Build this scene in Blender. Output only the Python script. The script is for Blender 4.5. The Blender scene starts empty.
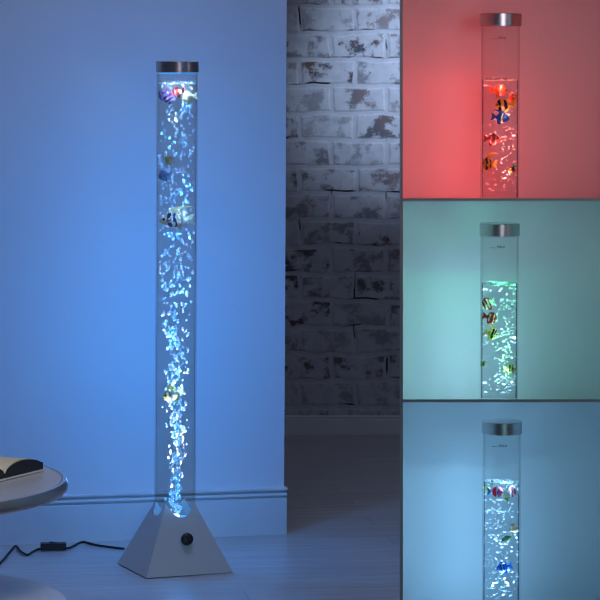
import bpy, bmesh, math, random
from mathutils import Vector, Matrix, noise as mnoise

random.seed(7)
PI = math.pi
scene = bpy.context.scene
COL = scene.collection

# ------------------------------------------------------------------ camera
F = 2800.0          # focal length in pixels of a 600 px frame
HY = 65.0           # horizon row
CZ = 1.19           # eye height
def P(x, y, d):     # a point of the photograph at a known distance, in metres
    return Vector(((x - 300.0) * d / F, d, CZ - (y - HY) * d / F))
def px(d):          # metres per photo pixel at distance d
    return d / F

cam_d = bpy.data.cameras.new('camera')
cam = bpy.data.objects.new('camera', cam_d); COL.objects.link(cam)
cam.location = (0, 0, CZ); cam.rotation_euler = (PI / 2, 0, 0)
cam_d.sensor_width = 36.0; cam_d.lens = F * 36.0 / 600.0
cam_d.shift_y = -(300.0 - HY) / 600.0
cam_d.clip_start = 0.1; cam_d.clip_end = 60
scene.camera = cam

vs = scene.view_settings
vs.view_transform = 'Standard'; vs.look = 'None'; vs.exposure = 0.0; vs.gamma = 1.0
try: vs.use_curve_mapping = False
except Exception: pass
try:
    scene.cycles.transparent_max_bounces = 48
    scene.cycles.max_bounces = 8
    scene.cycles.filter_width = 1.1
    scene.cycles.caustics_refractive = False
    scene.cycles.caustics_reflective = False
    scene.cycles.sample_clamp_indirect = 4.0
except Exception: pass

# ------------------------------------------------------------------ material helpers
def new_mat(name):
    m = bpy.data.materials.new(name); m.use_nodes = True
    nt = m.node_tree; nt.nodes.clear()
    out = nt.nodes.new('ShaderNodeOutputMaterial')
    return m, nt, out
def N(nt, kind, **kw):
    n = nt.nodes.new(kind)
    for k, v in kw.items():
        if k in n.inputs.keys(): n.inputs[k].default_value = v
        else: setattr(n, k, v)
    return n
def L(nt, a, b): nt.links.new(a, b)
def c4(c): return (c[0], c[1], c[2], 1.0)

def principled(name, color, rough=0.5, metal=0.0, bump=0.0, bscale=200.0, spec=0.5, var=0.0, vscale=6.0):
    m, nt, out = new_mat(name)
    b = N(nt, 'ShaderNodeBsdfPrincipled', Roughness=rough, Metallic=metal)
    b.inputs['Base Color'].default_value = c4(color)
    b.inputs['Specular IOR Level'].default_value = spec
    L(nt, b.outputs[0], out.inputs['Surface'])
    tc = N(nt, 'ShaderNodeTexCoord')
    if bump > 0:
        nz = N(nt, 'ShaderNodeTexNoise', Scale=bscale, Detail=3.0)
        L(nt, tc.outputs['Object'], nz.inputs['Vector'])
        bp = N(nt, 'ShaderNodeBump', Strength=bump, Distance=0.001)
        L(nt, nz.outputs['Fac'], bp.inputs['Height']); L(nt, bp.outputs[0], b.inputs['Normal'])
    if var > 0:
        nz = N(nt, 'ShaderNodeTexNoise', Scale=vscale, Detail=4.0)
        L(nt, tc.outputs['Object'], nz.inputs['Vector'])
        mx = N(nt, 'ShaderNodeMix', data_type='RGBA')
        mx.inputs[6].default_value = c4([v * (1 - var) for v in color])
        mx.inputs[7].default_value = c4([min(1, v * (1 + var)) for v in color])
        L(nt, nz.outputs['Fac'], mx.inputs[0]); L(nt, mx.outputs[2], b.inputs['Base Color'])
    return m

def brushed_metal(name, color, rough=0.28):
    m, nt, out = new_mat(name)
    b = N(nt, 'ShaderNodeBsdfPrincipled', Roughness=rough, Metallic=1.0)
    tc = N(nt, 'ShaderNodeTexCoord')
    mp = N(nt, 'ShaderNodeMapping'); mp.inputs['Scale'].default_value = (30, 30, 1500)
    nz = N(nt, 'ShaderNodeTexNoise', Scale=1.0, Detail=2.0)
    L(nt, tc.outputs['Object'], mp.inputs[0]); L(nt, mp.outputs[0], nz.inputs['Vector'])
    rp = N(nt, 'ShaderNodeMapRange'); rp.inputs[3].default_value = rough - .06; rp.inputs[4].default_value = rough + .1
    L(nt, nz.outputs['Fac'], rp.inputs[0]); L(nt, rp.outputs[0], b.inputs['Roughness'])
    b.inputs['Base Color'].default_value = c4(color)
    L(nt, b.outputs[0], out.inputs['Surface'])
    return m

def clear_shell(name, color, edge, p0=0.75, p1=0.97, gloss=0.06):
    """thin clear acrylic or water: straight-through light, absorbing more where the wall is seen edge-on"""
    m, nt, out = new_mat(name)
    lw = N(nt, 'ShaderNodeLayerWeight', Blend=0.5)
    rmp = N(nt, 'ShaderNodeValToRGB')
    rmp.color_ramp.elements[0].position = p0; rmp.color_ramp.elements[0].color = c4(color)
    rmp.color_ramp.elements[1].position = p1; rmp.color_ramp.elements[1].color = c4(edge)
    L(nt, lw.outputs['Facing'], rmp.inputs[0])
    tr = N(nt, 'ShaderNodeBsdfTransparent'); L(nt, rmp.outputs[0], tr.inputs[0])
    gl = N(nt, 'ShaderNodeBsdfGlossy', Roughness=0.03)
    mx = N(nt, 'ShaderNodeMixShader')
    fr = N(nt, 'ShaderNodeMath', operation='POWER'); fr.inputs[1].default_value = 5.0
    L(nt, lw.outputs['Facing'], fr.inputs[0])
    mu = N(nt, 'ShaderNodeMath', operation='MULTIPLY_ADD'); mu.inputs[1].default_value = gloss * 10; mu.inputs[2].default_value = gloss * .06
    L(nt, fr.outputs[0], mu.inputs[0]); L(nt, mu.outputs[0], mx.inputs[0])
    L(nt, tr.outputs[0], mx.inputs[1]); L(nt, gl.outputs[0], mx.inputs[2])
    L(nt, mx.outputs[0], out.inputs['Surface'])
    return m

def bubble_mat(name):
    m, nt, out = new_mat(name)
    d = N(nt, 'ShaderNodeBsdfDiffuse'); d.inputs[0].default_value = (.9, .95, .95, 1)
    t = N(nt, 'ShaderNodeBsdfTranslucent'); t.inputs[0].default_value = (.9, .95, .95, 1)
    a = N(nt, 'ShaderNodeMixShader'); a.inputs[0].default_value = 0.5
    L(nt, d.outputs[0], a.inputs[1]); L(nt, t.outputs[0], a.inputs[2])
    tr = N(nt, 'ShaderNodeBsdfTransparent')
    b = N(nt, 'ShaderNodeMixShader'); b.inputs[0].default_value = 0.75
    L(nt, tr.outputs[0], b.inputs[1]); L(nt, a.outputs[0], b.inputs[2])
    L(nt, b.outputs[0], out.inputs['Surface'])
    return m

def emit_mat(name, color, s):
    m, nt, out = new_mat(name)
    e = N(nt, 'ShaderNodeEmission', Strength=s); e.inputs[0].default_value = c4(color)
    L(nt, e.outputs[0], out.inputs['Surface'])
    return m

_ramps = {}
def ramp_mat(name, stops, length, axis='X', rough=0.35, wob=0.25, glow=0.35):
    """painted bands across a small plastic fish; position 0..1 along the axis in object space"""
    m, nt, out = new_mat(name)
    b = N(nt, 'ShaderNodeBsdfPrincipled', Roughness=rough)
    tl = N(nt, 'ShaderNodeBsdfTranslucent')
    mx = N(nt, 'ShaderNodeMixShader'); mx.inputs[0].default_value = glow
    tc = N(nt, 'ShaderNodeTexCoord'); sp = N(nt, 'ShaderNodeSeparateXYZ')
    L(nt, tc.outputs['Object'], sp.inputs[0])
    nz = N(nt, 'ShaderNodeTexNoise', Scale=4.0 / length, Detail=1.0); L(nt, tc.outputs['Object'], nz.inputs['Vector'])
    sc = N(nt, 'ShaderNodeMath', operation='MULTIPLY_ADD'); sc.inputs[1].default_value = 1.0 / length; sc.inputs[2].default_value = 0.5
    L(nt, sp.outputs[axis], sc.inputs[0])
    nb = N(nt, 'ShaderNodeMath', operation='MULTIPLY_ADD'); nb.inputs[1].default_value = wob; nb.inputs[2].default_value = -wob / 2
    L(nt, nz.outputs['Fac'], nb.inputs[0])
    ad = N(nt, 'ShaderNodeMath', operation='ADD'); L(nt, sc.outputs[0], ad.inputs[0]); L(nt, nb.outputs[0], ad.inputs[1])
    r = N(nt, 'ShaderNodeValToRGB'); cr = r.color_ramp; cr.interpolation = 'CONSTANT'
    cr.elements[0].position = 0.0; cr.elements[0].color = c4(stops[0][1])
    cr.elements[1].position = stops[1][0] if len(stops) > 1 else 1.0
    cr.elements[1].color = c4(stops[1][1] if len(stops) > 1 else stops[0][1])
    for p_, c_ in stops[2:]:
        e = cr.elements.new(p_); e.color = c4(c_)
    L(nt, ad.outputs[0], r.inputs[0])
    L(nt, r.outputs[0], b.inputs['Base Color']); L(nt, r.outputs[0], tl.inputs[0])
    L(nt, b.outputs[0], mx.inputs[1]); L(nt, tl.outputs[0], mx.inputs[2])
    L(nt, mx.outputs[0], out.inputs['Surface'])
    return m

# ------------------------------------------------------------------ object helpers
def link_mesh(name, bm, mat, parent=None, smooth=False, loc=None):
    bmesh.ops.recalc_face_normals(bm, faces=bm.faces)
    me = bpy.data.meshes.new(name); bm.to_mesh(me); bm.free()
    if mat: me.materials.append(mat)
    if smooth:
        for p_ in me.polygons: p_.use_smooth = True
        try: me.set_sharp_from_angle(angle=math.radians(40))
        except Exception: pass
    o = bpy.data.objects.new(name, me); COL.objects.link(o)
    if parent: o.parent = parent
    if loc is not None: o.location = loc
    return o
def empty(name, label, cat, loc, group=None):
    o = bpy.data.objects.new(name, None); COL.objects.link(o); o.location = loc
    o.empty_display_size = 0.05
    o['label'] = label; o['category'] = cat
    if group: o['group'] = group
    return o
def tag(o, label, cat, group=None):
    o['label'] = label; o['category'] = cat
    if group: o['group'] = group
    return o
def struct(o, label=None):
    o['kind'] = 'structure'
    if label: o['label'] = label
    return o
def lathe_bm(bm, prof, seg=48, cx=0, cy=0, closed=False, cap=False, zfun=None):
    rings = []
    for r, z in prof:
        rings.append([bm.verts.new((cx + r * math.cos(2 * PI * k / seg), cy + r * math.sin(2 * PI * k / seg), z)) for k in range(seg)])
    n = len(rings)
    for i in range(n if closed else n - 1):
        a, b = rings[i], rings[(i + 1) % n]
        for k in range(seg):
            bm.faces.new((a[k], a[(k + 1) % seg], b[(k + 1) % seg], b[k]))
    if cap:
        bm.faces.new(rings[0]); bm.faces.new(rings[-1])
    return rings
def box_bm(bm, x0, x1, y0, y1, z0, z1, M=None):
    vs_ = [bm.verts.new((x, y, z)) for z in (z0, z1) for y in (y0, y1) for x in (x0, x1)]
    if M is not None:
        for v in vs_: v.co = M @ v.co
    for f in ((0, 1, 3, 2), (4, 6, 7, 5), (0, 4, 5, 1), (2, 3, 7, 6), (0, 2, 6, 4), (1, 5, 7, 3)):
        bm.faces.new([vs_[i] for i in f])
    return vs_
def hexa_bm(bm, c8):
    vs_ = [bm.verts.new(c) for c in c8]   # bottom 4 loop, top 4 loop
    for f in ((0, 1, 2, 3), (4, 7, 6, 5), (0, 4, 5, 1), (1, 5, 6, 2), (2, 6, 7, 3), (3, 7, 4, 0)):
        bm.faces.new([vs_[i] for i in f])
def bevel_all(bm, off, seg=2):
    es = [e for e in bm.edges if len(e.link_faces) == 2 and e.calc_face_angle(0) > 0.6]
    bmesh.ops.bevel(bm, geom=es, offset=off, segments=seg, profile=0.5, affect='EDGES', clamp_overlap=True)
def tube_bm(bm, pts, r, seg=10, samples=8):
    P_ = [Vector(p) for p in pts]; path = []
    for i in range(len(P_) - 1):
        p0 = P_[max(i - 1, 0)]; p1 = P_[i]; p2 = P_[i + 1]; p3 = P_[min(i + 2, len(P_) - 1)]
        for k in range(samples):
            t = k / samples
            path.append(0.5 * ((2 * p1) + (p2 - p0) * t + (2 * p0 - 5 * p1 + 4 * p2 - p3) * t * t + (-p0 + 3 * p1 - 3 * p2 + p3) * t ** 3))
    path.append(P_[-1])
    rings = []
    for i, p in enumerate(path):
        d = (path[min(i + 1, len(path) - 1)] - path[max(i - 1, 0)]).normalized()
        u = d.cross(Vector((0, 0, 1)))
        if u.length < 1e-4: u = Vector((1, 0, 0))
        u.normalize(); w = u.cross(d)
        rings.append([bm.verts.new(p + r * (math.cos(2 * PI * k / seg) * u + math.sin(2 * PI * k / seg) * w)) for k in range(seg)])
    for a, b in zip(rings, rings[1:]):
        for k in range(seg): bm.faces.new((a[k], a[(k + 1) % seg], b[(k + 1) % seg], b[k]))
    bm.faces.new(rings[0]); bm.faces.new(rings[-1])
def light_point(name, loc, color, power, radius):
    d = bpy.data.lights.new(name, 'POINT'); d.energy = power; d.color = color; d.shadow_soft_size = radius
    o = bpy.data.objects.new(name, d); COL.objects.link(o); o.location = loc; return o
def light_area(name, loc, target, color, power, sx, sy, spread=PI):
    d = bpy.data.lights.new(name, 'AREA'); d.energy = power; d.color = color; d.shape = 'RECTANGLE'; d.size = sx; d.size_y = sy; d.spread = spread
    o = bpy.data.objects.new(name, d); COL.objects.link(o); o.location = loc
    o.rotation_euler = (Vector(target) - Vector(loc)).to_track_quat('-Z', 'Y').to_euler(); return o
def light_spot(name, loc, target, color, power, angle, blend, radius):
    d = bpy.data.lights.new(name, 'SPOT'); d.energy = power; d.color = color; d.spot_size = math.radians(angle); d.spot_blend = blend; d.shadow_soft_size = radius
    o = bpy.data.objects.new(name, d); COL.objects.link(o); o.location = loc
    o.rotation_euler = (Vector(target) - Vector(loc)).to_track_quat('-Z', 'Y').to_euler(); return o

# ------------------------------------------------------------------ materials
M_wall = principled('white_wall_paint', (.74, .75, .78), 0.75, bump=.25, bscale=140, var=.03, vscale=3)
M_base = principled('white_skirting_paint', (.66, .68, .70), 0.45, bump=.1, bscale=60, var=.05, vscale=20)
M_frame = principled('grey_frame_paint', (.80, .79, .77), 0.6, bump=.1, bscale=200)
M_silver = principled('silver_painted_panel', (.50, .51, .53), 0.45, metal=.0, bump=.06, bscale=900)
M_cap = brushed_metal('brushed_steel', (.62, .63, .66))
M_black = principled('black_plastic', (.012, .012, .014), 0.4, bump=.05, bscale=800)
M_rubber = principled('black_cable_rubber', (.012, .012, .014), 0.55)
M_acryl = clear_shell('clear_acrylic', (.965, .965, .965), (.60, .60, .62))
M_water_main = clear_shell('lamp_water', (.93, .87, .82), (.60, .55, .52), gloss=.02)
M_water = clear_shell('clear_water', (.93, .94, .96), (.30, .31, .40), 0.58, 0.84, gloss=.02)
M_bub = bubble_mat('air_bubble')
M_led_blue = emit_mat('blue_led_glow', (.05, .28, 1.0), 2.0)
M_led_white = emit_mat('white_blue_led_glow', (.45, .80, 1.0), 4.0)
M_led_rim = emit_mat('blue_led_rim', (.04, .35, .9), 0.9)
M_chrome = brushed_metal('chrome_table_rim', (.86, .86, .86), .30)
M_table = principled('pale_lacquer', (.62, .62, .62), 0.28, spec=.6, bump=.03, bscale=50)
M_tier = principled('white_lacquer', (.72, .74, .78), 0.35)
M_ink = principled('black_print', (.01, .01, .015), 0.6)

def floor_material():
    m, nt, out = new_mat('grey_laminate_planks')
    b = N(nt, 'ShaderNodeBsdfPrincipled', Roughness=0.32)
    tc = N(nt, 'ShaderNodeTexCoord')
    mp = N(nt, 'ShaderNodeMapping'); mp.inputs['Rotation'].default_value = (0, 0, math.radians(-8))
    L(nt, tc.outputs['Object'], mp.inputs[0])
    br = N(nt, 'ShaderNodeTexBrick', Scale=1.0)
    br.inputs['Color1'].default_value = (.42, .41, .41, 1); br.inputs['Color2'].default_value = (.48, .47, .47, 1)
    br.inputs['Mortar'].default_value = (.36, .36, .37, 1)
    br.inputs['Mortar Size'].default_value = 0.0025; br.inputs['Brick Width'].default_value = 1.2; br.inputs['Row Height'].default_value = 0.14
    br.offset = 0.37
    L(nt, mp.outputs[0], br.inputs['Vector'])
    m2 = N(nt, 'ShaderNodeMapping'); m2.inputs['Scale'].default_value = (3, 45, 1)
    L(nt, mp.outputs[0], m2.inputs[0])
    nz = N(nt, 'ShaderNodeTexNoise', Scale=1.0, Detail=6.0); L(nt, m2.outputs[0], nz.inputs['Vector'])
    rg = N(nt, 'ShaderNodeMapRange'); rg.inputs[1].default_value = .3; rg.inputs[2].default_value = .7; rg.inputs[3].default_value = .82; rg.inputs[4].default_value = 1.12
    L(nt, nz.outputs['Fac'], rg.inputs[0])
    mx = N(nt, 'ShaderNodeMix', data_type='RGBA', blend_type='MULTIPLY'); mx.inputs[0].default_value = 1
    L(nt, br.outputs['Color'], mx.inputs[6]); L(nt, rg.outputs[0], mx.inputs[7])
    L(nt, mx.outputs[2], b.inputs['Base Color'])
    bp = N(nt, 'ShaderNodeBump', Strength=.12, Distance=.002); L(nt, nz.outputs['Fac'], bp.inputs['Height']); L(nt, bp.outputs[0], b.inputs['Normal'])
    L(nt, b.outputs[0], out.inputs['Surface'])
    return m

def brick_material():
    m, nt, out = new_mat('whitewashed_brick')
    b = N(nt, 'ShaderNodeBsdfPrincipled', Roughness=0.85)
    tc = N(nt, 'ShaderNodeTexCoord'); sp = N(nt, 'ShaderNodeSeparateXYZ'); L(nt, tc.outputs['Object'], sp.inputs[0])
    cb = N(nt, 'ShaderNodeCombineXYZ'); L(nt, sp.outputs['X'], cb.inputs[0]); L(nt, sp.outputs['Z'], cb.inputs[1])
    # wobble of the hand-laid courses
    nw = N(nt, 'ShaderNodeTexNoise', Scale=9.0, Detail=2.0); L(nt, cb.outputs[0], nw.inputs['Vector'])
    sub = N(nt, 'ShaderNodeVectorMath', operation='SUBTRACT'); sub.inputs[1].default_value = (.5, .5, .5); L(nt, nw.outputs['Color'], sub.inputs[0])
    scl = N(nt, 'ShaderNodeVectorMath', operation='SCALE'); scl.inputs['Scale'].default_value = .028; L(nt, sub.outputs[0], scl.inputs[0])
    add = N(nt, 'ShaderNodeVectorMath', operation='ADD'); L(nt, cb.outputs[0], add.inputs[0]); L(nt, scl.outputs[0], add.inputs[1])
    def brick(vec, mortar, smooth):
        br = N(nt, 'ShaderNodeTexBrick', Scale=1.0)
        br.inputs['Color1'].default_value = (0, 0, 0, 1); br.inputs['Color2'].default_value = (1, 1, 1, 1)
        br.inputs['Mortar Size'].default_value = mortar; br.inputs['Mortar Smooth'].default_value = smooth
        br.inputs['Brick Width'].default_value = .178; br.inputs['Row Height'].default_value = .0862; br.offset = .43
        L(nt, vec, br.inputs['Vector']); return br
    br = brick(add.outputs[0], .012, .7)
    # a dark line under each course: the joint pattern shifted a little
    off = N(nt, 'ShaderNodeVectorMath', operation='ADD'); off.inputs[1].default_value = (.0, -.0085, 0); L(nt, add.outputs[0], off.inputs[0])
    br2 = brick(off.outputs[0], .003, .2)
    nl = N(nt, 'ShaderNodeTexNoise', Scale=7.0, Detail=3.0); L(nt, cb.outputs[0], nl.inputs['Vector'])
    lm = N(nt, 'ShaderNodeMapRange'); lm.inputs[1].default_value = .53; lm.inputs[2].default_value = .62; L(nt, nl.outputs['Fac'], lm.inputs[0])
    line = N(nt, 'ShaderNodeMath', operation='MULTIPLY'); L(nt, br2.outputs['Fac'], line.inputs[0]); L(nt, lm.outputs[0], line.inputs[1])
    # where the whitewash has worn off
    np_ = N(nt, 'ShaderNodeTexNoise', Scale=13.0, Detail=7.0, Roughness=.66); L(nt, cb.outputs[0], np_.inputs['Vector'])
    pm = N(nt, 'ShaderNodeMapRange'); pm.inputs[1].default_value = .495; pm.inputs[2].default_value = .575; L(nt, np_.outputs['Fac'], pm.inputs[0])
    inv = N(nt, 'ShaderNodeMath', operation='SUBTRACT'); inv.inputs[0].default_value = 1.0; L(nt, br.outputs['Fac'], inv.inputs[1])
    patch = N(nt, 'ShaderNodeMath', operation='MULTIPLY'); L(nt, pm.outputs[0], patch.inputs[0]); L(nt, inv.outputs[0], patch.inputs[1])
    # per brick amount of wear
    wr = N(nt, 'ShaderNodeMapRange'); wr.inputs[3].default_value = .35; wr.inputs[4].default_value = 1.0; L(nt, br.outputs['Color'], wr.inputs[0])
    patch2 = N(nt, 'ShaderNodeMath', operation='MULTIPLY'); L(nt, patch.outputs[0], patch2.inputs[0]); L(nt, wr.outputs[0], patch2.inputs[1])
    hue = N(nt, 'ShaderNodeTexNoise', Scale=4.0, Detail=2.0); L(nt, cb.outputs[0], hue.inputs['Vector'])
    hm = N(nt, 'ShaderNodeMapRange'); hm.inputs[1].default_value = .45; hm.inputs[2].default_value = .6; L(nt, hue.outputs['Fac'], hm.inputs[0])
    dark = N(nt, 'ShaderNodeMix', data_type='RGBA'); dark.inputs[6].default_value = (.035, .035, .05, 1); dark.inputs[7].default_value = (.13, .06, .045, 1)
    L(nt, hm.outputs[0], dark.inputs[0])
    nv = N(nt, 'ShaderNodeTexNoise', Scale=28.0, Detail=5.0); L(nt, cb.outputs[0], nv.inputs['Vector'])
    ww = N(nt, 'ShaderNodeMix', data_type='RGBA'); ww.inputs[6].default_value = (.36, .37, .40, 1); ww.inputs[7].default_value = (.62, .63, .65, 1)
    L(nt, nv.outputs['Fac'], ww.inputs[0])
    c1 = N(nt, 'ShaderNodeMix', data_type='RGBA'); L(nt, patch2.outputs[0], c1.inputs[0]); L(nt, ww.outputs[2], c1.inputs[6]); L(nt, dark.outputs[2], c1.inputs[7])
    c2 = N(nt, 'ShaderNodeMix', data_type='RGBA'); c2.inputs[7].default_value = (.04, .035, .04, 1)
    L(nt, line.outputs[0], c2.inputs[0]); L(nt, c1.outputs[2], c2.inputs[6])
    L(nt, c2.outputs[2], b.inputs['Base Color'])
    hh = N(nt, 'ShaderNodeMath', operation='MULTIPLY_ADD'); hh.inputs[1].default_value = .5; L(nt, np_.outputs['Fac'], hh.inputs[0]); L(nt, inv.outputs[0], hh.inputs[2])
    bp = N(nt, 'ShaderNodeBump', Strength=.35, Distance=.006); L(nt, hh.outputs[0], bp.inputs['Height']); L(nt, bp.outputs[0], b.inputs['Normal'])
    L(nt, b.outputs[0], out.inputs['Surface'])
    return m

# ------------------------------------------------------------------ the room
LEAN = 0.0055       # the whole room leans a hair, as photographed
bm = bmesh.new(); box_bm(bm, -4, 4, 0.5, 9.3, -.1, 0)
floor = struct(link_mesh('floor', bm, floor_material()), 'grey laminate plank floor')

# white partition wall: runs from the left to its free end, a little away from the camera
A = Vector(((285 - 300) * 7.10 / F, 7.10)); B = Vector(((0 - 300) * 6.94 / F, 6.94))
wd = (A - B).normalized(); wn = Vector((wd.y, -wd.x))        # wn faces the camera side
def wp(s, o, z):   # s metres from the free end to the left, o metres out of the wall line
    q = A - wd * s + wn * o
    return Vector((q.x + z * LEAN, q.y, z))
bm = bmesh.new()
o0, o1 = -.014, -.16
hexa_bm(bm, [wp(0, o0, 0), wp(3.2, o0, 0), wp(3.2, o1, 0), wp(0, o1, 0), wp(0, o0, 2.6), wp(3.2, o0, 2.6), wp(3.2, o1, 2.6), wp(0, o1, 2.6)])
struct(link_mesh('wall_left', bm, M_wall), 'white painted partition wall behind the tall lamp')
# its skirting board, with a moulded top, returned round the free end
prof = [(-.014, .119), (.001, .119), (.004, .117), (.004, .113), (.001, .111), (-.006, .110), (-.006, .1075), (.000, .1055), (.002, .103), (.002, .099), (-.001, .0975), (-.006, .0965), (-.006, .094), (-.001, .0925), (0, .091), (0, 0)]
bm = bmesh.new()
def prof_ring(sfun):
    return [bm.verts.new(sfun(o, z)) for o, z in prof]
r0 = prof_ring(lambda o, z: wp(3.2, o, z))
r1 = prof_ring(lambda o, z: wp(-(o + .014) * .3, o, z))
r2 = prof_ring(lambda o, z: wp(-(o + .014) * .3, -.16, z))
for a, b in ((r0, r1), (r1, r2)):
    for k in range(len(prof) - 1): bm.faces.new((a[k], a[k + 1], b[k + 1], b[k]))
struct(link_mesh('baseboard_left', bm, M_base), 'white moulded skirting board on the white wall')

BY = 9.03
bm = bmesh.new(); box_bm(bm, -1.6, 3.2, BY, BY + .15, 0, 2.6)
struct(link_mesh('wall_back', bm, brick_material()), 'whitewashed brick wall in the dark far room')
bm = bmesh.new()
prof = [(0, .060), (.006, .060), (.009, .057), (.009, .053), (.006, .051), (.012, .047), (.012, 0)]
ra = [bm.verts.new((-1.6, BY - o, z)) for o, z in prof]; rb = [bm.verts.new((3.2, BY - o, z)) for o, z in prof]
for k in range(len(prof) - 1): bm.faces.new((ra[k], ra[k + 1], rb[k + 1], rb[k]))
struct(link_mesh('baseboard_back', bm, M_base), 'white skirting board under the brick wall')

# ------------------------------------------------------------------ the wall block with three niches at the right
ND = 5.0; NB = 5.72         # front and back distance of the block
def ray(x, y, d): return P(x, y, d)
bm = bmesh.new()
XL0, XL1 = 399.7, 402.9
XR = 0.72
# left upright (splayed)
def q(x, d, z): return Vector(((x - 300) * d / F, d, z))
hexa_bm(bm, [q(XL0, ND, 0), q(XL1, ND, 0), q(XL1, NB, 0), q(XL0, NB, 0), q(XL0, ND, 1.42), q(XL1, ND, 1.42), q(XL1, NB, 1.42), q(XL0, NB, 1.42)])
# right upright, head, foot
box_bm(bm, XR, XR + .05, ND, NB, 0, 1.42)
hexa_bm(bm, [q(XL1, ND, 1.37), Vector((XR, ND, 1.37)), Vector((XR, NB, 1.37)), q(XL1, NB, 1.37), q(XL1, ND, 1.42), Vector((XR, ND, 1.42)), Vector((XR, NB, 1.42)), q(XL1, NB, 1.42)])
zb = lambda d: CZ - (603 - HY) * d / F
hexa_bm(bm, [q(XL1, ND, 0), Vector((XR, ND, 0)), Vector((XR, NB, 0)), q(XL1, NB, 0), q(XL1, ND, zb(ND)), Vector((XR, ND, zb(ND))), Vector((XR, NB, zb(NB))), q(XL1, NB, zb(NB))])
struct(link_mesh('wall_right', bm, M_frame), 'grey edged wall block holding three niches')
DIV = [(198.1, 201.3), (399.3, 402.3)]
for k, (ya, yb) in enumerate(DIV):
    bm = bmesh.new()
    za = lambda d: CZ - (ya - HY) * d / F
    zc = lambda d: CZ - (yb - HY) * d / F
    hexa_bm(bm, [q(XL1, ND, zc(ND)), Vector((XR, ND, zc(ND))), Vector((XR, NB, zc(NB))), q(XL1, NB, zc(NB)),
                 q(XL1, ND, za(ND)), Vector((XR, ND, za(ND))), Vector((XR, NB, za(NB))), q(XL1, NB, za(NB))])
    struct(link_mesh('trim_%d' % (k + 1), bm, M_frame), ('thin grey ledge between the red and the green niche', 'thin grey ledge between the green and the blue niche')[k])
# back walls, set at an angle inside the block
NIX = 0.375; NYAW = math.tan(math.radians(26)); NW = 5.425
def backwall(name, ylow, yhigh, lab):
    """fills the niche between the ledge below and the ledge above, following both"""
    bm = bmesh.new()
    f = lambda x: NW + (x - NIX) * NYAW
    pts = [(.195, f(.195)), (XR, f(XR)), (XR, f(XR) + .02), (.195, f(.195) + .02)]
    lo = [Vector((x, d, zl(ylow, d) - .0008)) for x, d in pts]
    hi = [Vector((x, d, 1.37 if yhigh is None else zl(yhigh, d) + .0008)) for x, d in pts]
    hexa_bm(bm, lo + hi)
    return struct(link_mesh(name, bm, M_wall), lab)
zl = lambda y, d: CZ - (y - HY) * d / F
backwall('wall_upper', 198.1, None, 'white back wall of the red lit niche')
backwall('wall_middle', 399.3, 201.3, 'white back wall of the green lit niche')
backwall('wall_lower', 603, 402.3, 'white back wall of the blue lit niche')

# ------------------------------------------------------------------ bubbles
def blob_mesh(name, seed):
    rnd = random.Random(seed)
    bm = bmesh.new(); bmesh.ops.create_icosphere(bm, subdivisions=2, radius=1.0)
    ph = rnd.uniform(0, 20)
    for v in bm.verts:
        v.co *= 1 + .45 * mnoise.noise(v.co * 1.1 + Vector((ph, ph, 0)))
    for f in bm.faces: f.smooth = True
    me = bpy.data.meshes.new(name); bm.to_mesh(me); bm.free(); me.materials.append(M_bub)
    return me
BLOBS = [blob_mesh('air_bubble', s) for s in range(6)]
BLOB_V = [[v.co.copy() for v in me.vertices] for me in BLOBS]
BLOB_F = [[tuple(p.vertices) for p in me.polygons] for me in BLOBS]
def add_bubbles(root, specs, stuff_name):
    """specs: (local position, (sx,sy,sz), euler). The 100 largest are parts of their own, the rest one part"""
    specs = sorted(specs, key=lambda s: -s[1][0] * s[1][2] * (1.3 if s[0].y < 0 else 1))
    for i, (p, s, e) in enumerate(specs[:100]):
        o = bpy.data.objects.new('bubble', BLOBS[i % 6]); COL.objects.link(o)
        o.parent = root; o.location = p; o.scale = s; o.rotation_euler = e
    verts, faces = [], []
    for i, (p, s, e) in enumerate(specs[100:]):
        k = i % 6
        M = Matrix.LocRotScale(p, __import__('mathutils').Euler(e), Vector(s))
        b0 = len(verts)
        verts += [M @ v for v in BLOB_V[k]]; faces += [tuple(b0 + j for j in f) for f in BLOB_F[k]]
    if verts:
        me = bpy.data.meshes.new(stuff_name); me.from_pydata(verts, [], faces); me.materials.append(M_bub)
        for p_ in me.polygons: p_.use_smooth = True
        o = bpy.data.objects.new(stuff_name, me); COL.objects.link(o); o.parent = root; o['kind'] = 'stuff'

# ------------------------------------------------------------------ the tall lamp
LD = 6.62
u = px(LD)                                    # metres per pixel at the lamp
foot = P(174.6, 564.3, LD); foot.z = 0
RT = 20.6 * u                                 # tube radius
lamp = empty('bubble_lamp', 'tall clear bubble lamp on silver pyramid base with black knob', 'lamp', foot)
lamp.rotation_euler = (0, LEAN, 0)
def lz(y): return CZ - (y - HY) * u           # height of a photo row at the lamp axis
HP = .2375; SP = .107; YAW = math.radians(22)
# pyramid shell: four flat faces cut by the tube
bm = bmesh.new()
seg = 96; Rc = RT * 1.015
outer_b, outer_t, inner_t = [], [], []
for k in range(seg):
    th = 2 * PI * k / seg; m_ = max(abs(math.cos(th)), abs(math.sin(th)))
    rb_ = SP / m_; t = 1 - Rc * m_ / SP
    c, s = math.cos(th + YAW), math.sin(th + YAW)
    outer_b.append(bm.verts.new((rb_ * c, rb_ * s, .002)))
    outer_t.append(bm.verts.new((Rc * c, Rc * s, HP * t)))
    inner_t.append(bm.verts.new((Rc * c, Rc * s, HP * t - .055)))
for k in range(seg):
    j = (k + 1) % seg
    bm.faces.new((outer_b[k], outer_b[j], outer_t[j], outer_t[k]))
    bm.faces.new((outer_t[k], outer_t[j], inner_t[j], inner_t[k]))
bm.faces.new(outer_b)
o = link_mesh('base', bm, M_silver, lamp)
o['label'] = 'silver pyramid base'
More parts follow.
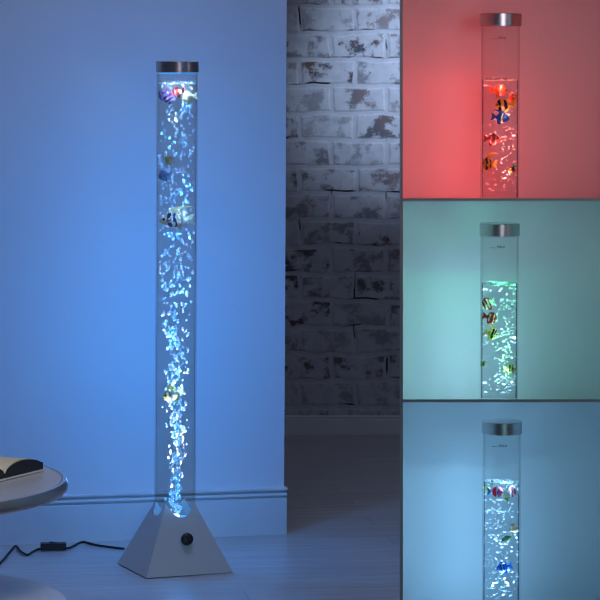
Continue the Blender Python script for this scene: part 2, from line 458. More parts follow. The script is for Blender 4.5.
# knob on the front face
nrm = Vector((math.sin(YAW), -math.cos(YAW), 0)); fdir = Vector((math.cos(YAW), math.sin(YAW), 0))
slope = math.atan2(SP, HP)
fn = (nrm * math.cos(slope) + Vector((0, 0, 1)) * math.sin(slope)).normalized()
kz = .0775; tt = kz / HP
kc = nrm * (SP * (1 - tt)) + fdir * (.0015) + Vector((0, 0, kz))
bm = bmesh.new()
lathe_bm(bm, [(.0095, 0), (.0095, .004), (.0138, .005), (.0144, .009), (.0143, .015), (.0125, .0185), (.009, .020), (.0005, .0203)], 32, cap=True)
kn = link_mesh('knob', bm, M_black, lamp, smooth=True, loc=kc)
kn.rotation_euler = fn.to_track_quat('Z', 'Y').to_euler()
kn['label'] = 'black round knob'
# tube
ztop = lz(61.3); zcapb = lz(72.3); zbot = .112
zw = lz(82)
bm = bmesh.new()
lathe_bm(bm, [(RT, zbot), (RT, ztop - .006), (RT - .0025, ztop - .006), (RT - .0025, zbot)], 64, closed=True)
link_mesh('tube', bm, M_acryl, lamp, smooth=True)
bm = bmesh.new()
lathe_bm(bm, [(RT - .003, zbot + .006), (RT - .003, zw)], 64, cap=True)
link_mesh('water', bm, M_water_main, lamp, smooth=True)
bm = bmesh.new()
rc = 21.4 * u
lathe_bm(bm, [(RT + .0003, zcapb), (rc, zcapb), (rc, ztop - .0012), (rc - .0012, ztop), (.0005, ztop)], 64)
cap_o = link_mesh('cap', bm, M_cap, lamp, smooth=True); cap_o['label'] = 'round brushed steel cap'
bm = bmesh.new()
lathe_bm(bm, [(RT - .0045, zcapb - .0025), (RT - .003, zcapb - .0025), (RT - .003, zcapb - .0002), (RT - .0045, zcapb - .0002)], 48, closed=True)
o = link_mesh('light_ring', bm, M_led_rim, lamp); o['label'] = 'thin blue glowing ring'
# LED plate at the bottom of the water
bm = bmesh.new()
lathe_bm(bm, [(RT - .0045, .116), (RT - .0045, .120), (.0005, .120)], 48)
o = link_mesh('led_plate', bm, M_led_blue, lamp); o['label'] = 'glowing blue plate'
bm = bmesh.new()
lathe_bm(bm, [(.011, .1202), (.011, .1255), (.008, .128), (.0005, .129)], 24, cap=False)
o = link_mesh('air_nozzle', bm, M_led_white, lamp, smooth=True); o['label'] = 'bright white nozzle'

# bubbles: a narrow bright plume at the foot that spreads over the whole tube
rnd = random.Random(3)
specs = []
Rin = RT - .006
for i in range(700):
    y = 84 + (512 - 84) * rnd.random() ** .92
    f = (y - 84) / (512 - 84)
    spread = Rin * min(1.0, .44 + 1.0 * (1 - f))
    cx = Rin * .12 * math.sin(y * .06) * f
    if f > .55 and rnd.random() < .4: spread *= .5
    a = rnd.uniform(0, 2 * PI); rr = spread * math.sqrt(rnd.random())
    x_, y_ = cx + rr * math.cos(a), rr * math.sin(a)
    if math.hypot(x_, y_) > Rin: continue
    w = rnd.uniform(.9, 1.7) * u * rnd.choice((.7, 1, 1)); h = w * rnd.uniform(.9, 2.0)
    specs.append((Vector((x_, y_, lz(y))), (w, w, h), (rnd.uniform(-.5, .5), rnd.uniform(-.7, .7), rnd.uniform(0, 6))))
for i in range(85):     # dense plume over the nozzle
    y = 514 - 125 * rnd.random() ** 1.25
    spread = (2.5 + (514 - y) * .055) * u
    a = rnd.uniform(0, 2 * PI); rr = spread * math.sqrt(rnd.random())
    w = rnd.uniform(.9, 1.8) * u; h = w * rnd.uniform(.9, 1.8)
    specs.append((Vector((2.5 * u + rr * math.cos(a), rr * math.sin(a), lz(y))), (w, w, h), (rnd.uniform(-.5, .5), rnd.uniform(-.7, .7), rnd.uniform(0, 6))))
add_bubbles(lamp, specs, 'small_bubbles')
def foam(root, R, z, n, rnd, s0, s1, up, name='foam', thick=.004):
    verts, faces = [], []
    for i in range(n):
        a = rnd.uniform(0, 2 * PI); r_ = R * math.sqrt(rnd.random())
        if i % 3 == 0: r_ = R * rnd.uniform(.93, 1.0)
        zz = z + rnd.uniform(-thick, thick * .4)
        s = rnd.uniform(s0, s1)
        if i >= n * .72:
            zz = z + up * rnd.random() ** 2; s = s0 * rnd.uniform(.35, .8); r_ = R * rnd.uniform(.9, 1)
        k = i % 6; b0 = len(verts)
        M = Matrix.LocRotScale(Vector((r_ * math.cos(a), r_ * math.sin(a), zz)), __import__('mathutils').Euler((rnd.uniform(0, 3), rnd.uniform(0, 3), 0)), Vector((s, s, s * .8)))
        verts += [M @ v for v in BLOB_V[k]]; faces += [tuple(b0 + j for j in f) for f in BLOB_F[k]]
    me = bpy.data.meshes.new(name); me.from_pydata(verts, [], faces); me.materials.append(M_bub)
    for p_ in me.polygons: p_.use_smooth = True
    o = bpy.data.objects.new(name, me); COL.objects.link(o); o.parent = root; o['kind'] = 'stuff'
    o['label'] = 'bright foam on the water'
foam(lamp, Rin + .001, zw, 420, rnd, .0014, .0032, .018)

# cord with its switch, lying on the floor
def on_floor(x, y, z):
    d = F * (CZ - z) / (y - HY); return Vector(((x - 300) * d / F, d, z))
loc_inv = lambda v: Vector((v.x - foot.x, v.y - foot.y, v.z))
rc_ = .0028
cord_r = [(124, 549), (116, 548.2), (106.7, 547), (99, 546), (93, 544.8), (84, 542.6), (79, 543.6), (74.7, 546), (70, 548.2), (64, 549)]
cord_l = [(43, 549), (37, 550.5), (32, 553), (28.5, 555.4), (25, 555), (20, 551.6), (17.3, 548), (16, 547), (13.5, 548.4), (8, 555), (0, 564), (-14, 574), (-40, 580)]
bm = bmesh.new()
tube_bm(bm, [loc_inv(on_floor(x, y, rc_)) for x, y in cord_r], rc_)
tube_bm(bm, [loc_inv(on_floor(x, y, rc_)) for x, y in cord_l], rc_)
cord = link_mesh('power_cord', bm, M_rubber, lamp, smooth=True); cord['label'] = 'black power cord'
s0, s1 = on_floor(66, 550, .001), on_floor(40.5, 550.6, .001)
ax = (s0 - s1); ln = ax.length; ang = math.atan2(ax.y, ax.x); mid = (s0 + s1) / 2
bm = bmesh.new()
box_bm(bm, -ln / 2, ln / 2, -.012, .012, 0, .0165)
bevel_all(bm, .0025, 2)
sw = link_mesh('inline_switch', bm, M_black, cord, smooth=True); sw.location = loc_inv(mid); sw.rotation_euler = (0, 0, ang)
bm = bmesh.new()
box_bm(bm, -.009, .009, -.006, .006, .0165, .0195)
for v in bm.verts:
    if v.co.z > .018 and v.co.x > 0: v.co.z -= .002
link_mesh('rocker', bm, M_rubber, cord).parent = cord
rk = bpy.data.objects['rocker']; rk.location = sw.location; rk.rotation_euler = sw.rotation_euler

# ------------------------------------------------------------------ niche lamps
LN = 5.25; un = px(LN)
def level_mark(root, R, z):
    """a thin line and the word MAX printed on the tube"""
    cu = bpy.data.curves.new('max', 'FONT'); cu.body = 'MAX'; cu.size = 3.9 * un; cu.extrude = 0.0
    tmp = bpy.data.objects.new('max_text', cu); COL.objects.link(tmp)
    dg = bpy.context.evaluated_depsgraph_get(); dg.update()
    me = bpy.data.meshes.new_from_object(tmp.evaluated_get(dg))
    bpy.data.objects.remove(tmp); 
    bm = bmesh.new(); bm.from_mesh(me); bpy.data.meshes.remove(me)
    w = max(v.co.x for v in bm.verts)
    for v in bm.verts: v.co.x -= 4.2 * un
    x0 = -11.5 * un; x1 = -4.4 * un; n = 6
    vs0 = [bm.verts.new((x0 + (x1 - x0) * k / n, 0.0, 0)) for k in range(n + 1)]
    vs1 = [bm.verts.new((x0 + (x1 - x0) * k / n, .35 * un, 0)) for k in range(n + 1)]
    for k in range(n): bm.faces.new((vs0[k], vs0[k + 1], vs1[k + 1], vs1[k]))
    for v in bm.verts:                      # wrap round the tube
        th = v.co.x / R; h = v.co.y
        v.co = Vector(((R + .0003) * math.sin(th), -(R + .0003) * math.cos(th), z + h))
    o = link_mesh('level_mark', bm, M_ink, root); o['label'] = 'printed black level line with the word MAX'

def niche_lamp(label, xc, cap_top, cap_bot, wl, wr, cap_w, yw, ybot, water_mat, seed, nb, mark, bub, upsplash, fishy):
    rnd = random.Random(seed)
    cpos = P(xc, ybot, LN)
    zb_ = CZ - (ybot - HY) * (LN) / F
    root = empty('bubble_lamp', label, 'lamp', (cpos.x, LN, zb_), 'bubble lamps in the niches')
    root.rotation_euler = (0, LEAN, 0)
    R = (wr - wl) / 2 * un; RC = cap_w / 2 * un
    zz = lambda y: (ybot - y) * un
    sl = -(ybot - HY) / F                        # slope of the ledge it stands on
    def floor_z(bmx, eps):
        for v in bmx.verts:
            if v.co.z < .003: v.co.z = sl * v.co.y + eps + v.co.z
    zt, zcb, zwat = zz(cap_top), zz(cap_bot), zz(yw)
    bm = bmesh.new()
    lathe_bm(bm, [(R, 0), (R, zt - .004), (R - .002, zt - .004), (R - .002, 0)], 64, closed=True); floor_z(bm, .0006)
    link_mesh('tube', bm, M_acryl, root, smooth=True)
    bm = bmesh.new()
    lathe_bm(bm, [(R - .0024, .001), (R - .0024, zwat)], 64, cap=True); floor_z(bm, .0006)
    link_mesh('water', bm, water_mat, root, smooth=True)
    bm = bmesh.new()
    lathe_bm(bm, [(R + .0003, zcb), (RC, zcb), (RC, zt - .001), (RC - .001, zt), (.0005, zt)], 64)
    o = link_mesh('cap', bm, M_cap, root, smooth=True); o['label'] = 'round brushed steel cap'
    level_mark(root, R, zz(mark))
    Ri = R - .0045; specs = []
    for i in range(nb):
        y = yw + 4 + (ybot - 5 - yw - 4) * rnd.random() ** bub['pow']
        xo = bub['x'](y, rnd) * un
        lim = math.sqrt(max(Ri * Ri - xo * xo, 0)) if abs(xo) < Ri else 0
        if lim == 0: continue
        yo = rnd.uniform(-1, .9) * lim
        w = rnd.uniform(.6, 1.15) * un * bub['s']; h = w * rnd.uniform(.55, .95)
        specs.append((Vector((xo, yo, zz(y))), (w * rnd.uniform(1, 1.7), w, h), (rnd.uniform(-.3, .3), rnd.uniform(-.7, .4), 0)))
    add_bubbles(root, specs, 'small_bubbles')
    foam(root, R - .0042, zwat, 420, rnd, .0009, .0022, upsplash * un, thick=.0022)
    return root, (cpos.x, LN, zb_)

def bubx_red(y, r):
    if r.random() < .25: return 19 * r.choice((-1, 1, 1)) * r.uniform(.85, .97)
    return r.uniform(-16, 17) if r.random() < .35 else r.gauss(7, 5)
def bubx_green(y, r):
    if r.random() < .2: return 19 * r.choice((-1, 1, 1)) * r.uniform(.85, .95)
    return r.uniform(-15, 17) if r.random() < .4 else r.gauss(8, 5)
def bubx_blue(y, r):
    if r.random() < .22: return 19 * r.choice((-1, 1)) * r.uniform(.85, .95)
    return r.gauss(-2, 8)
niche_lamp('bubble lamp with red lit water in the top niche', 499.6, 13.3, 26, 480.3, 518.8, 42.2, 79, 198.1, M_water, 11, 190, 39.3, dict(pow=.8, s=.85, x=bubx_red), 14, 0)
niche_lamp('bubble lamp with green lit water in the middle niche', 498.8, 223, 235.5, 479.8, 517.8, 40.2, 283, 399.3, M_water, 12, 300, 247, dict(pow=.9, s=.95, x=bubx_green), 30, 0)
niche_lamp('bubble lamp with blue lit water in the lowest niche', 501, 421, 433, 482, 520, 40.2, 482, 603, M_water, 13, 330, 444.6, dict(pow=.8, s=1.0, x=bubx_blue), 26, 0)

# ------------------------------------------------------------------ fish
M_eye = principled('fish_eye_black', (.01, .01, .012), .25)
_fin = {}
def fin_mat(c):
    k = tuple(round(v, 3) for v in c)
    if k not in _fin:
        m, nt, out = new_mat('fish_fin')
        b = N(nt, 'ShaderNodeBsdfPrincipled', Roughness=.4); b.inputs['Base Color'].default_value = c4(c)
        tl = N(nt, 'ShaderNodeBsdfTranslucent'); tl.inputs[0].default_value = c4(c)
        mx = N(nt, 'ShaderNodeMixShader'); mx.inputs[0].default_value = .45
        L(nt, b.outputs[0], mx.inputs[1]); L(nt, tl.outputs[0], mx.inputs[2]); L(nt, mx.outputs[0], out.inputs['Surface'])
        _fin[k] = m
    return _fin[k]
PROF = [(0, .10), (.06, .30), (.15, .58), (.28, .88), (.42, 1.0), (.58, .95), (.72, .74), (.85, .44), (.94, .26), (1, .22)]
def prof_at(t):
    for (a, va), (b, vb) in zip(PROF, PROF[1:]):
        if a <= t <= b:
            k = (t - a) / (b - a); return va + (vb - va) * k
    return PROF[-1][1]
def plate_bm(bm, pts, th):
    f = [bm.verts.new((x, -th / 2, z)) for x, z in pts]; g = [bm.verts.new((x, th / 2, z)) for x, z in pts]
    bm.faces.new(f); bm.faces.new(list(reversed(g)))
    n = len(pts)
    for k in range(n): bm.faces.new((f[k], f[(k + 1) % n], g[(k + 1) % n], g[k]))
def fish(label, group, x, y, d, scale, ln, ht, face, tilt, stops, fins, style='clown', yaw=0.0, off=-.008, axis='X', wob=.18, eye=True):
    """ln, ht: body length and height in photo pixels (scale = metres per pixel); face +1 right, -1 left; tilt = nose-down radians"""
    if d == LD and ln < 15: ln, ht = ln * 1.2, ht * 1.2
    Lb, H = ln * scale, ht * scale
    dd = d + off
    pos = P(x, y, dd)
    root = empty('toy_fish', label, 'fish', pos, group)
    root.rotation_euler = (0, tilt, (0 if face > 0 else PI) + yaw)
    bm = bmesh.new(); seg = 16; rings = []
    ns = 14
    for i in range(ns + 1):
        t = i / ns; hh = prof_at(t) * H / 2; tw = hh * .42 + .0002
        xx = Lb / 2 - t * Lb
        rings.append([bm.verts.new((xx, tw * math.cos(2 * PI * k / seg), hh * math.sin(2 * PI * k / seg))) for k in range(seg)])
    for a, b in zip(rings, rings[1:]):
        for k in range(seg): bm.faces.new((a[k], a[(k + 1) % seg], b[(k + 1) % seg], b[k]))
    bm.faces.new(rings[0]); bm.faces.new(rings[-1])
    span = Lb if axis == 'X' else H
    link_mesh('body', bm, ramp_mat('fish_body_paint', stops, span, axis, wob=wob), root, smooth=True)
    th = H * .07
    tc, dc = fins
    bm = bmesh.new()
    xt = -Lb / 2
    plate_bm(bm, [(xt + .06 * Lb, .10 * H), (xt - .14 * Lb, .30 * H), (xt - .30 * Lb, .36 * H), (xt - .22 * Lb, .12 * H), (xt - .20 * Lb, 0), (xt - .22 * Lb, -.12 * H), (xt - .30 * Lb, -.36 * H), (xt - .14 * Lb, -.30 * H), (xt + .06 * Lb, -.10 * H)], th)
    link_mesh('tail_fin', bm, fin_mat(tc), root)
    bm = bmesh.new()
    if style == 'banner':
        plate_bm(bm, [(.16 * Lb, .42 * H), (.06 * Lb, .62 * H), (-.12 * Lb, .82 * H), (-.42 * Lb, .92 * H), (-.78 * Lb, .84 * H), (-.80 * Lb, .79 * H), (-.45 * Lb, .80 * H), (-.24 * Lb, .64 * H), (-.30 * Lb, .40 * H), (-.34 * Lb, .28 * H), (-.1 * Lb, .40 * H)], th)
    elif style == 'angel':
        plate_bm(bm, [(.12 * Lb, .42 * H), (-.02 * Lb, .62 * H), (-.30 * Lb, .74 * H), (-.62 * Lb, .68 * H), (-.64 * Lb, .62 * H), (-.38 * Lb, .58 * H), (-.28 * Lb, .44 * H), (-.36 * Lb, .26 * H), (-.1 * Lb, .40 * H)], th)
    else:
        plate_bm(bm, [(.22 * Lb, .40 * H), (.14 * Lb, .56 * H), (-.02 * Lb, .62 * H), (-.16 * Lb, .56 * H), (-.26 * Lb, .52 * H), (-.36 * Lb, .40 * H), (-.38 * Lb, .24 * H), (-.1 * Lb, .40 * H)], th)
    link_mesh('dorsal_fin', bm, fin_mat(dc), root)
    bm = bmesh.new()
    plate_bm(bm, [(.06 * Lb, -.44 * H), (-.04 * Lb, -.58 * H), (-.20 * Lb, -.66 * H), (-.28 * Lb, -.56 * H), (-.36 * Lb, -.24 * H), (-.1 * Lb, -.42 * H)], th)
    link_mesh('anal_fin', bm, fin_mat(dc), root)
    for sgn in (-1, 1):
        bm = bmesh.new()
        M = Matrix.Translation((.02 * Lb, sgn * H * .21, -.08 * H)) @ Matrix.Rotation(sgn * .5, 4, 'Z')
        bmesh.ops.create_uvsphere(bm, u_segments=10, v_segments=6, radius=1, matrix=M @ Matrix.Diagonal((.11 * Lb, .012 * Lb, .09 * H, 1)))
        link_mesh('side_fin', bm, fin_mat(tc), root)
        if eye:
            bm = bmesh.new()
            t = .17; bmesh.ops.create_icosphere(bm, subdivisions=2, radius=.062 * (Lb + H) / 2, matrix=Matrix.Translation((Lb / 2 - t * Lb, sgn * prof_at(t) * H / 2 * .38, .07 * H)))
            link_mesh('eye', bm, M_eye, root, smooth=True)
    return root

W = (.85, .86, .84); K = (.012, .012, .015); OR = (.85, .16, .04); RD = (.75, .07, .06); YO = (.90, .42, .05); YE = (.85, .80, .28); CR = (.88, .86, .55)
BL = (.02, .10, .55); SKY = (.08, .40, .85); PU = (.22, .08, .38); GR = (.08, .42, .16); TAN = (.70, .55, .38); CRIM = (.62, .04, .10); PALE = (.80, .88, .70)
gm = 'toy fish in the tall lamp'
fish('purple and white striped fish diving beside the red one in the tall lamp', gm, 168.8, 98.6, LD, u, 10, 8, 1, 1.0, [(0, W), (.18, PU), (.38, W), (.48, PU), (.68, W), (.76, PU)], (PU, PU), off=-.022)
fish('small pale blue fish pressed against the left rim of the tall lamp', gm, 161.3, 96.3, LD, u, 5.2, 8, -1, .3, [(0, SKY), (.3, W), (.5, PU), (.7, SKY)], (SKY, SKY), off=-.004)
fish('red and white fish just under the foam of the tall lamp', gm, 176.2, 92.6, LD, u, 9.5, 7.5, -1, .25, [(0, W), (.25, RD), (.52, W), (.64, RD)], (RD, RD), off=-.012)
fish('cream fish right of the red one at the top of the tall lamp', gm, 187.2, 97.2, LD, u, 11.5, 9, -1, .15, [(0, W), (.4, CR), (.62, (.75, .6, .3)), (.75, CR)], (CR, W), off=-.018)
fish('small yellow green fish below the top group in the tall lamp', gm, 169.3, 160, LD, u, 8, 8.5, 1, -.9, [(0, CR), (.4, W), (.7, (.85, .85, .5))], (PALE, CR), off=-.024)
fish('bright blue fish at the left rim of the tall lamp', gm, 163, 176, LD, u, 8, 8, -1, .35, [(0, (.3, .65, .95)), (.5, (.35, .75, .95)), (.72, (.12, .45, .9))], ((.25, .6, .95), SKY), off=-.02)
fish('long finned cream fish with a dark band halfway up the tall lamp', gm, 173.0, 220.0, LD, u, 27.5, 15.5, -1, .05, [(0, W), (.12, (.35, .6, .75)), (.24, W), (.38, (.03, .12, .4)), (.50, CR), (.56, (.03, .1, .3)), (.68, W), (.80, (.75, .75, .5))], (PALE, CR), 'banner', off=-.008)
fish('yellow and white fish low down in the tall lamp', gm, 171.5, 394.5, LD, u, 18, 13, -1, .35, [(0, PALE), (.35, W), (.55, (.2, .5, .7)), (.62, W), (.74, (.75, .65, .2))], (PALE, YE), 'banner', off=-.012)

gr = 'toy fish in the red lit lamp'
fish('orange clown fish with one white band under the red foam', gr, 500.6, 90.7, LN, un, 15, 11, 1, .08, [(0, OR), (.42, W), (.55, OR)], (OR, OR), off=-.004)
fish('speckled orange fish at the right rim of the red lit lamp', gr, 512.3, 97.5, LN, un, 8, 10, -1, .2, [(0, YO), (.25, OR), (.45, YO), (.55, (.2, .05, .03)), (.62, OR)], (OR, YO), off=-.004)
fish('yellow orange fish with two black bands in the red lit lamp', gr, 502.5, 105.2, LN, un, 16.5, 13, -1, .1, [(0, YO), (.22, K), (.40, YO), (.62, K), (.76, YO)], (YO, YO), off=-.016)
fish('deep blue fish with a yellow fleck below the banded one', gr, 502.2, 118.0, LN, un, 14.5, 10.5, 1, .15, [(0, BL), (.42, YE), (.52, K), (.60, BL)], (BL, BL), 'angel', off=-.022)
fish('red fish with pale bands alone in mid water', gr, 493.3, 139.5, LN, un, 13, 10.5, 1, .1, [(0, RD), (.24, (.85, .5, .45)), (.36, RD), (.64, (.85, .5, .45)), (.74, RD)], (RD, RD), off=-.014)
fish('long finned yellow and black fish at the left rim of the red lit lamp', gr, 487.4, 163.8, LN, un, 12.5, 13, -1, -.05, [(0, YO), (.22, K), (.30, YO), (.48, K), (.66, YO), (.78, (.85, .6, .3))], (YO, YO), 'banner', off=-.004)
fish('small dark and orange fish low on the right of the red lit lamp', gr, 511.8, 170.5, LN, un, 8.5, 7, -1, 1.1, [(0, (.06, .10, .05)), (.42, YO), (.7, W)], (GR, OR), off=-.008)

gg = 'toy fish in the green lit lamp'
RB = (.45, .07, .03)
fish('red and white striped fish topmost in the green lit lamp', gg, 486.8, 304, LN, un, 11.5, 11, -1, .35, [(0, W), (.18, RB), (.32, W), (.44, RB), (.60, W), (.70, RB), (.84, W)], (PALE, RB), off=-.006)
fish('red and white striped fish just below the topmost in the green lamp', gg, 492, 318.3, LN, un, 13, 10, 1, .3, [(0, RB), (.22, W), (.34, RB), (.56, W), (.66, RB), (.85, W)], (RB, RB), off=-.016)
fish('yellow fish with a black band and long fin in the green lamp', gg, 492.8, 334, LN, un, 11.5, 11, 1, .3, [(0, YE), (.36, K), (.54, YE), (.62, K), (.70, CR)], (YE, YE), 'angel', off=-.02)
fish('tiny yellow green fish at the left rim of the green lit lamp', gg, 484, 363.8, LN, un, 4.5, 6, 1, .2, [(0, GR), (.5, YE)], (GR, YE), off=.0, eye=False)
fish('pale yellow and black striped fish at the right rim of the green lamp', gg, 511.2, 369, LN, un, 10.5, 9.5, 1, .05, [(0, YE), (.28, K), (.40, PALE), (.58, K), (.70, YE)], (YE, YE), off=-.006)

gb = 'toy fish in the blue lit lamp in the niche'
fish('pale yellow fish at the left rim of the lowest lamp', gb, 487.2, 489.3, LN, un, 7, 6.5, 1, .3, [(0, PALE), (.5, YE)], (PALE, YE), off=.0)
fish('crimson fish with white bands left of the pale diving one', gb, 496.8, 491.8, LN, un, 13, 11.5, 1, .05, [(0, W), (.14, CRIM), (.42, W), (.58, PU), (.68, CRIM), (.86, PU)], (SKY, W), off=-.012)
fish('pale yellow fish diving between two crimson fish', gb, 506.4, 496.5, LN, un, 12, 7, 1, 1.35, [(0, PALE), (.45, CR), (.6, (.2, .35, .3)), (.68, CR)], (PALE, W), off=-.02)
fish('crimson and purple fish at the right rim of the lowest lamp', gb, 512.3, 491.8, LN, un, 9, 11, -1, .1, [(0, W), (.16, CRIM), (.3, W), (.42, CRIM), (.54, PU), (.66, W), (.76, PU)], (W, W), off=-.004)
fish('tan fish at the right rim above the green and white one', gb, 514.4, 529, LN, un, 7.5, 9.5, 1, 1.2, [(0, TAN), (.6, (.8, .65, .5)), (.78, W)], (TAN, W), off=-.006)
fish('green and white fish nosing down in the lowest lamp', gb, 506.3, 539.3, LN, un, 11, 7, -1, .5, [(0, W), (.45, W), (.52, GR)], (PALE, W), off=-.02, axis='Z')
fish('bright blue fish deepest in the lowest lamp', gb, 502.6, 567.6, LN, un, 13, 10, -1, .25, [(0, SKY), (.35, (.02, .2, .8)), (.5, W), (.58, K), (.64, (.03, .25, .85))], (SKY, (.03, .25, .85)), 'clown', off=-.02)

# ------------------------------------------------------------------ table and book
TD = 5.0; ut = px(TD)
tx = -143.0; tcy = 481.0
tc_ = P(tx, tcy, TD); zt = tc_.z; RTB = 210.5 * ut
table = empty('side_table', 'round pale side table with chrome rim and white lower tier', 'table', (tc_.x, tc_.y, 0))
bm = bmesh.new()
lathe_bm(bm, [(.0005, zt - .018), (RTB - .012, zt - .018), (RTB - .012, zt), (.0005, zt)], 128)
link_mesh('tabletop', bm, M_table, table, smooth=True)
bm = bmesh.new()
pr = [(RTB - .0115, zt - .0005), (RTB - .009, zt + .0012), (RTB - .004, zt + .0005), (RTB - .001, zt - .004), (RTB, zt - .011), (RTB - .001, zt - .017), (RTB - .005, zt - .022), (RTB - .0115, zt - .0235)]
lathe_bm(bm, pr, 160, closed=True)
o = link_mesh('rim', bm, M_chrome, table, smooth=True); o['label'] = 'rounded chrome rim'
zlow = P(tx, 604, TD).z
bm = bmesh.new()
lathe_bm(bm, [(.0005, zlow - .02), (RTB - .008, zlow - .02), (RTB - .002, zlow - .016), (RTB, zlow - .010), (RTB - .002, zlow - .003), (RTB - .008, zlow), (.0005, zlow)], 128)
o = link_mesh('lower_shelf', bm, M_tier, table, smooth=True); o['label'] = 'white round lower tier'
bm = bmesh.new()
lathe_bm(bm, [(.0005, 0), (.16, 0), (.16, .008), (.15, .014), (.03, .022), (.022, .04), (.022, zlow - .02)], 48)
lathe_bm(bm, [(.022, zlow), (.022, zt - .018)], 48)
o = link_mesh('column', bm, M_chrome, table, smooth=True)

# open book: two curved page blocks on a dark cover
book = empty('open_book', 'open book with cream pages and dark cover on the round table', 'book', (0, 0, 0))
def at_z(x, y, z):
    d = F * (CZ - z) / (y - HY); return Vector(((x - 300) * d / F, d, z))
g = at_z(5.5, 480.5, zt)                         # foot of the gutter, near edge
e = at_z(42.2, 471.5, zt)                        # near right corner
rd = (e - g); wid = rd.length; rd.normalize(); bd = Vector((-rd.y, rd.x, 0))
if bd.y < 0: bd = -bd
dep = .215
book.location = (g.x, g.y, zt + .0015)
book.rotation_euler = (0, 0, math.atan2(rd.y, rd.x))
M_page = principled('cream_paper', (.80, .72, .52), .8, bump=.1, bscale=300)
M_cover = principled('dark_cloth_cover', (.02, .022, .035), .6, bump=.2, bscale=500)
def page_h(t): return .006 + .019 * (math.sin(PI * min(1, t * 1.05)) ** .55) * (1 - .38 * t) + .006 * t
def half(sgn):
    n = 14; bm = bmesh.new(); top = []; bot = []
    for i in range(n + 1):
        t = i / n; xx = sgn * (.002 + t * (wid - .004))
        top.append([bm.verts.new((xx, yy, .0045 + page_h(t))) for yy in (.003, dep - .003)])
        bot.append([bm.verts.new((xx, yy, .004)) for yy in (.003, dep - .003)])
    for i in range(n):
        bm.faces.new((top[i][0], top[i + 1][0], top[i + 1][1], top[i][1]))
        bm.faces.new((bot[i][0], bot[i + 1][0], bot[i + 1][1], bot[i][1]))
        bm.faces.new((top[i][0], top[i + 1][0], bot[i + 1][0], bot[i][0]))
        bm.faces.new((top[i][1], top[i + 1][1], bot[i + 1][1], bot[i][1]))
    bm.faces.new((top[-1][0], top[-1][1], bot[-1][1], bot[-1][0]))
    bm.faces.new((top[0][0], top[0][1], bot[0][1], bot[0][0]))
    return bm
for s in (1, -1):
    o = link_mesh('page_block', half(s), M_page, book, smooth=True)
# dark page edges and boards seen from the near side
for s in (1, -1):
    bm = bmesh.new(); n = 14; A_, B_ = [], []
    for i in range(n + 1):
        t = i / n; xx = s * (.001 + t * (wid + .001))
        A_.append([bm.verts.new((xx, yy, .0042 + page_h(t) - .0012)) for yy in (-.0005, .0025)])
        B_.append([bm.verts.new((xx, yy, .0030)) for yy in (-.0005, .0025)])
    for i in range(n):
        for yy in (0, 1): bm.faces.new((A_[i][yy], A_[i + 1][yy], B_[i + 1][yy], B_[i][yy]))
        bm.faces.new((A_[i][0], A_[i + 1][0], A_[i + 1][1], A_[i][1])); bm.faces.new((B_[i][0], B_[i + 1][0], B_[i + 1][1], B_[i][1]))
    bm.faces.new((A_[-1][0], A_[-1][1], B_[-1][1], B_[-1][0])); bm.faces.new((A_[0][0], A_[0][1], B_[0][1], B_[0][0]))
    link_mesh('page_edge', bm, M_cover, book)['label'] = 'dark tinted page edge'
    bm = bmesh.new()
    box_bm(bm, s * .002, s * (wid + .003), -.003, dep + .002, 0, .003)
    link_mesh('cover', bm, M_base, book)['label'] = 'pale board under the pages'

# ------------------------------------------------------------------ light
BLUE = (.03, .29, 1.0)
nl = 9
for k in range(nl):
    z = .205 + (zw - .03 - .205) * k / (nl - 1)
    f = 1 - k / (nl - 1)
    light_point('lamp_glow_fill', (foot.x + z * LEAN + .020 * (-1) ** k, foot.y + .030, z), BLUE, 1.36 * (.55 + .75 * f) * (.35 if k == 0 else 1), .0016)
for x_, y, pw_ in ((170, 87, .16), (186, 87, .16), (174, 120, .07), (182, 214, .07), (182, 388, .07)):
    v = P(x_, y, LD - .034); light_point('lamp_glow_fill', v, (.40, .72, 1.0), pw_, .0014)  # points added inside the tube to brighten fish and foam
def beam(base, h, col, pw, ang):
    light_spot('lamp_beam', base, (base[0] + h * LEAN, base[1], base[2] + h), col, pw, ang, .4, .004)
for k in range(3):
    a = 2 * PI * k / 3 - PI / 2
    beam((foot.x + .027 * math.cos(a), foot.y + .027 * math.sin(a), .130), 1.0, (.72, .88, 1.0), 48, 15)
light_point('lamp_glow_fill', (foot.x + .006, foot.y - .036, .165), (.08, .36, 1.0), .26, .0016)
lrnd = random.Random(5)
def niche_lights(xc, y0, y1, front, rear, pf, pr, bcol, bpw):
    for k, (dx, f) in enumerate(((-9, .02), (8, .5), (-7, .96))):
        v = P(xc + dx, y0 + (y1 - y0) * f, LN + .024)
        light_point('lamp_glow_fill', v, rear, pr, .0012)
    v = P(xc + 4, y0 - 1, LN - .012); light_point('lamp_glow_fill', v, front, pf, .0012)  # added point that brightens the foam from below
    v = P(xc, y1 + 7, LN)
    beam((v.x + .006, v.y - .012, v.z), .2, bcol, bpw, 36)
light_point('lamp_glow_fill', P(508, 113, LN - .031), (1.0, .62, .5), .022, .0009)  # added points that light the fish from the front
light_point('lamp_glow_fill', P(497, 150, LN - .031), (1.0, .62, .5), .022, .0009)
light_point('lamp_glow_fill', P(500, 326, LN - .031), (.6, 1.0, .7), .022, .0009)
niche_lights(499.5, 84, 188, (1.0, .12, .10), (1.0, .06, .06), .14, .27, (1.0, .30, .26), 6)
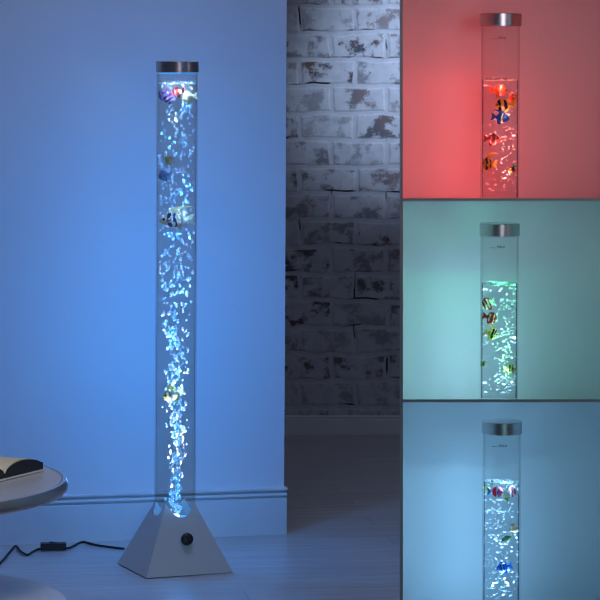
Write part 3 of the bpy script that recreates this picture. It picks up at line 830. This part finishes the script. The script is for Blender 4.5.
niche_lights(498.7, 288, 388, (.08, .95, .42), (.35, .70, .90), .2, .235, (.26, 1.0, .45), 5.5)
niche_lights(501.0, 487, 590, (.35, .75, 1.0), (.24, .61, 1.0), .15, .25, (.50, .82, 1.0), 5.5)

# unseen fills over wall and table, added strips at the right, daylight on brick
light_area('wall_fill', (-.25, 5.7, 3.1), (-.5, 6.6, .9), (.46, .58, 1.0), 6.0, 1.4, .7, math.radians(100))  # unseen fill added to brighten the top of the white wall
light_spot('table_fill', (-.30, 3.3, 1.75), (-.62, 5.0, .42), (.95, .95, 1.0), 130, 20, .8, .42)  # unseen spot added to brighten the tabletop
light_area('cap_highlight_strip', (2.0, 3.6, 1.1), (.38, 5.3, .9), (.9, .95, 1.0), 0.6, .14, .9)  # unseen strips added for the highlights on the caps
light_area('cap_highlight_strip', (2.3, 5.5, 1.1), (-.29, 6.6, 1.0), (.9, .95, 1.0), 0.6, .14, .9)
light_area('rim_highlight_fill', (1.0, 5.8, 2.0), (-.5, 4.9, .45), (.9, .95, 1.0), .5, .3, .25)  # unseen area light added for a highlight on the table rim
light_area('niche_fill', (.82, 3.2, 1.25), (.42, 5.4, 1.18), (.98, .86, 1.0), .16, .8, .6, math.radians(24))  # unseen fills added in front of the niches
light_area('niche_fill', (.82, 3.2, .55), (.42, 5.4, .42), (.42, .92, 1.0), .05, .8, .6, math.radians(24))
light_spot('base_fill', (.15, 2.2, 1.0), (-.27, 6.55, .06), (.40, .68, 1.0), 105, 7, .8, .2)  # unseen spot added to brighten the front of the lamp base
light_area('far_room_fill', (1.1, 8.0, 2.9), (.6, 8.4, 0), (.88, .88, 1.0), 2.2, 1.2, .8)  # unseen overhead fill added to lift the dim far room
light_spot('far_window_light', (1.55, 7.4, 2.3), (.50, BY, 1.28), (.52, .68, 1.0), 380, 24, 1.0, .06)
wld = bpy.data.worlds.new('room_ambient'); scene.world = wld; wld.use_nodes = True
bg = wld.node_tree.nodes.get('Background') or wld.node_tree.nodes.new('ShaderNodeBackground')
bg.inputs[0].default_value = (.56, .62, 1.0, 1); bg.inputs[1].default_value = .045
